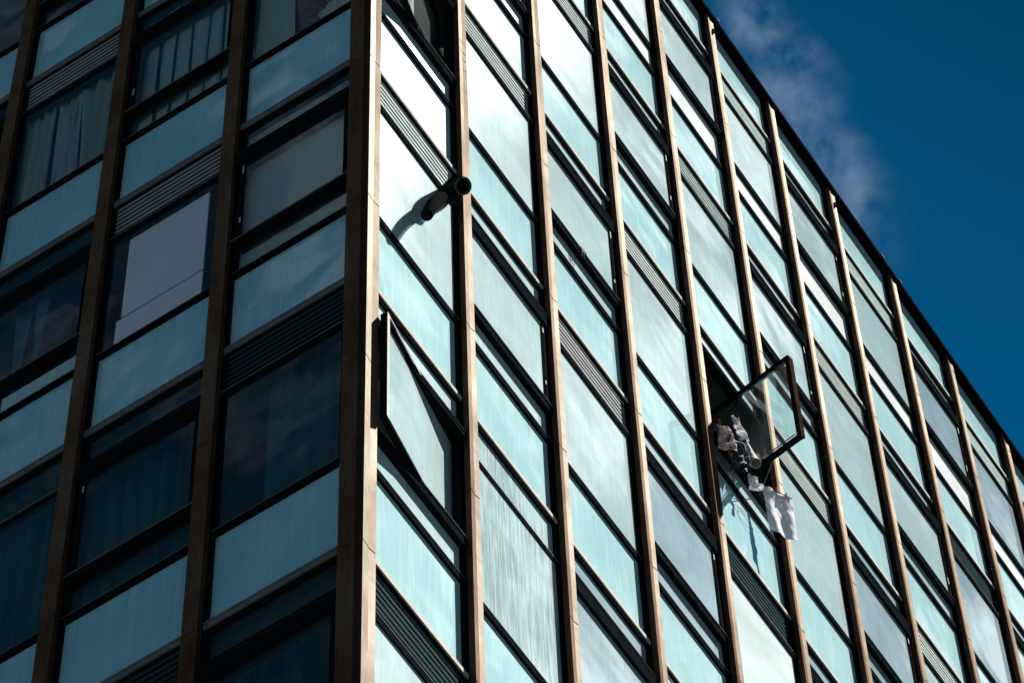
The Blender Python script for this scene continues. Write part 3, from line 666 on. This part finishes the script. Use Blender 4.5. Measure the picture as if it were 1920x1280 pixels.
# long white T-shirt hanging by two pegs
def hem(a, t): return (-0.07*math.sin(math.pi*a) if t > 0.5 else 0.0)*max(0, (t-0.5)*2)
cloth('t_shirt', [(X4+1.081, -0.04, 2.284), (X4+1.416, -0.24, 2.179), (X4+1.07, -0.05, 1.32), (X4+1.43, -0.22, 1.297)], 'cloth_white',
      'long white T-shirt pegged out below the open window, covering the next fin', 'shirt', amp=0.018, folds=1.7, seed=4, hem=hem, bulge=(0.6, 0.8, 0))
cloth('shirt', [(X4+0.30, -0.02, 2.28), (X4+0.74, -0.03, 2.76), (X4+0.30, -0.06, 1.62), (X4+0.64, -0.06, 1.92)], 'cloth_plaid',
      'dark blue plaid shirt bunched up and hanging over the sill of the open window', 'shirt', amp=0.09, folds=1.8, seed=8, uv=True)
blob('rolled_garment', (X4+0.50, 0.0, 2.30), (0.10, 0.05, 0.24), 'cloth_maroon', 'dark maroon garment bunched behind the plaid shirt', 'clothes', seed=12)
cloth('pink_cloth', [(X4+0.10, -0.02, 2.28), (X4+0.30, -0.02, 2.50), (X4+0.04, -0.05, 1.76), (X4+0.42, -0.05, 2.02)], 'cloth_pink',
      'pale pink crumpled cloth held by a peg, leftmost of the washing', 'cloth', amp=0.08, folds=1.2, seed=15)
cloth('white_cloth', [(X4+0.46, -0.03, 3.02), (X4+0.66, -0.03, 3.16), (X4+0.56, -0.06, 2.66), (X4+0.74, -0.06, 2.74)], 'cloth_white',
      'small white cloth hanging from the topmost peg inside the open window', 'cloth', amp=0.05, folds=1.2, seed=21)
cloth('white_rag', [(X4+0.66, -0.07, 1.93), (X4+0.80, -0.10, 1.98), (X4+0.70, -0.07, 1.66), (X4+0.86, -0.10, 1.74)], 'cloth_white',
      'small crumpled white rag on the line between plaid shirt and T-shirt', 'cloth', amp=0.05, folds=0.8, seed=33)
b = MB('R'); b.tube([(X4+0.80, -0.02, 2.80), (X4+0.83, -0.04, 2.6), (X4+0.82, -0.08, 2.42), (X4+0.78, -0.13, 2.26)], [0.045, 0.06, 0.064, 0.064], 'tube_beige', 20)
b.tube([(X4+0.782, -0.128, 2.265), (X4+0.777, -0.134, 2.248)], [0.053, 0.053], 'tube_dark', 20)  # dark disc on the closed tube end paints the shaded opening
tag(b.build('rolled_mat', smooth=False), 'beige rolled mat with a dark open end standing in the open window', 'rolled mat')
b = MB('R'); b.box(X4+0.90, X4+1.18, 0.18, 0.30, 2.40, 3.25, 'card_brown'); b.box(X4+0.895, X4+1.185, 0.175, 0.305, 3.0, 3.01, 'tube_dark')
tag(b.build('cardboard_box'), 'tall brown cardboard box standing inside the open window behind the rolled mat', 'box')
peg((X4+0.12, -0.05, 2.28), (X4+0.04, -0.07, 2.46), 'wooden clothes peg on the pale pink cloth')
peg((X4+0.60, -0.05, 3.08), (X4+0.70, -0.06, 3.30), 'wooden clothes peg at the top of the small white cloth')
peg((X4+1.22, -0.14, 2.20), (X4+1.27, -0.15, 2.48), 'left one of the two wooden pegs on the white T-shirt')
peg((X4+1.33, -0.20, 2.16), (X4+1.38, -0.21, 2.42), 'right one of the two wooden pegs on the white T-shirt')
b = MB('R'); b.tube([(X4+0.02, -0.01, 2.36), (X4+0.14, -0.05, 2.30), (X4+0.5, -0.05, 2.28), (X4+0.8, -0.08, 2.02), (X4+1.09, -0.05, 2.26), (X4+1.24, -0.14, 2.24), (X4+1.40, -0.24, 2.20)], 0.006, 'wire_black', 5)
tag(b.build('clothes_line', smooth=True), 'thin dark clothes line strung from the fin across the open window to the T-shirt', 'clothes line')
def loop_wire():
    b = MB('R'); pts = []
    for k in range(60):
        a = k/59*5*math.pi; c = Vector((X4+0.88+0.15*k/59, -0.06, 1.90-0.25*k/59)); r = 0.15-0.06*math.sin(k*0.2)
        pts.append(c+Vector((math.cos(a)*r, -0.02*math.sin(a*0.7), math.sin(a)*r*0.9)))
    b.tube(pts, 0.003, 'wire_black', 5); tag(b.build('cable', smooth=True), 'loops of thin black cable tangled beside the white T-shirt', 'cable')
loop_wire()

# flexible black duct poking out under the louver of the first bay
def duct():
    X1 = XC[1]
    root = empty('flexible_duct', (X1-0.62, -0.1, -2.6)); tag(root, 'black flexible duct with an open round mouth hanging out below a louver', 'duct')
    def catmull(P, n=14):
        P = [Vector(p) for p in P]; P = [P[0]*2-P[1]]+P+[P[-1]*2-P[-2]]; out = []
        for a in range(1, len(P)-2):
            for k in range(n):
                t = k/n; p0, p1, p2, p3 = P[a-1:a+3]; out.append(0.5*((2*p1)+(-p0+p2)*t+(2*p0-5*p1+4*p2-p3)*t*t+(-p0+3*p1-3*p2+p3)*t**3))
        out.append(P[-2]); return out
    # bend with the open mouth
    dr = Vector((-0.10, -0.62, -0.78)).normalized(); e = Vector((X1-0.50, -0.215, -1.05))
    pts = catmull([(X1-0.34, 0.10, -0.66), (X1-0.40, 0.02, -0.80), e-dr*0.12, e], 14)
    n = len(pts); rr = [0.078+0.032*math.sin(math.pi*min(1.0, k/(n-1)*0.92))**0.6+0.002*math.sin(k*2.1) for k in range(n)]
    b = MB('R'); b.tube(pts, rr, 'duct_black', 30, caps=False); b.build('duct_bend', root, smooth=True)
    r0 = rr[-1]
    b = MB('R'); b.tube([e-dr*0.005, e+dr*0.02, e+dr*0.03, e+dr*0.015, e-dr*0.0], [r0, r0*1.06, r0*1.0, r0*0.80, r0*0.78], 'duct_rim', 30, caps=False, axis=dr)
    b.tube([e+dr*0.012, e-dr*0.05, e-dr*0.16, e-dr*0.17], [r0*0.79, r0*0.78, r0*0.74, r0*0.2], 'duct_hole', 30, caps=False, axis=dr); b.build('mouth', root, smooth=False)
    pts = catmull([(X1-0.37, -0.03, -0.80), (X1-0.555, -0.06, -1.174), (X1-0.746, -0.085, -1.592), (X1-0.909, -0.105, -2.012), (X1-1.005, -0.115, -2.326), (X1-1.05, -0.12, -2.50)], 22)
    n = len(pts); b = MB('R'); b.tube(pts, [(0.058+0.010*math.sin(k/n*3)-0.03*max(0, (k/n-0.9)*10)**2)*(1+0.03*math.sin(k*1.3)) for k in range(n)], 'duct_black', 28); b.build('duct_arm', root, smooth=True)

duct()

# odd wires
b = MB('R'); X1 = XC[1]
b.tube([(X1-0.22, -0.02, 3.30), (X1-0.05, -0.05, 3.20), (X1+0.12, -0.06, 3.14), (X1+0.28, -0.06, 3.12), (X1+0.30, -0.06, 3.02), (X1+0.22, -0.06, 2.92), (X1+0.1, -0.06, 2.94), (X1-0.02, -0.04, 2.88)], 0.0022, 'wire_copper', 5)
tag(b.build('loose_wire', smooth=True), 'thin loose wire looping over the first fin right of the corner', 'wire')
b = MB('R'); X2 = XC[2]
for k in range(7):
    a = k*0.9; p = Vector((X2+0.72+0.04*math.sin(a*2), 0.04, S(1)-2.62-0.01*k))
    b.tube([p, p+Vector((0.03*math.cos(a), -0.02, -0.04)), p+Vector((0.02*math.sin(a*1.7), -0.01, -0.10-0.015*k))], 0.004, 'wire_black' if k % 2 else 'latch_pale', 5)
tag(b.build('wire_scraps', smooth=True), 'twisted scraps of wire hanging from a window transom in the third bay', 'wire')

# things on the window ledge behind the top left window next to the corner
u0, u1 = bay('L', 1); s1 = S(1)
def ledge():
    du = u1-u0
    root = empty('wicker_basket', (0.42, u0+du*0.52, s1-2.9)); tag(root, 'tall wicker basket standing behind the top window just left of the corner', 'basket')
    b = MB('R'); cx, cy = 0.42, u0+du*0.55
    for k in range(15):
        z = s1-2.9+k*0.075; r = 0.14+0.006*k; b.tube([(cx+r*math.cos(a*math.pi/12), cy+r*math.sin(a*math.pi/12), z+0.01*math.sin(a*math.pi/2)) for a in range(25)], 0.030, 'wicker', 6)
    b.build('weave', root, smooth=True)
    b = MB('R'); b.tube([(cx+0.24*math.cos(a*math.pi/12), cy+0.24*math.sin(a*math.pi/12), s1-1.77) for a in range(25)], 0.04, 'wicker', 6); b.build('rim', root, smooth=True)
    blob('pillow', (0.40, u0+du*0.30, s1-2.55), (0.12, 0.30, 0.16), 'curtain_grey', 'pale grey pillow behind the top window left of the corner', 'pillow', seed=5, rough=0.15)
    blob('patterned_cloth', (0.42, u0+du*0.22, s1-2.18), (0.12, 0.25, 0.17), 'cloth_patterned', 'blue and white patterned cloth heaped on the pillow', 'cloth', seed=6)
    blob('red_cloth', (0.40, u0+du*0.06, s1-2.15), (0.12, 0.17, 0.17), 'cloth_red', 'red and white cloth at the corner end of the heap', 'cloth', seed=7)
ledge()
for o in bpy.data.objects:
    if '_w' in o: del o['_w']
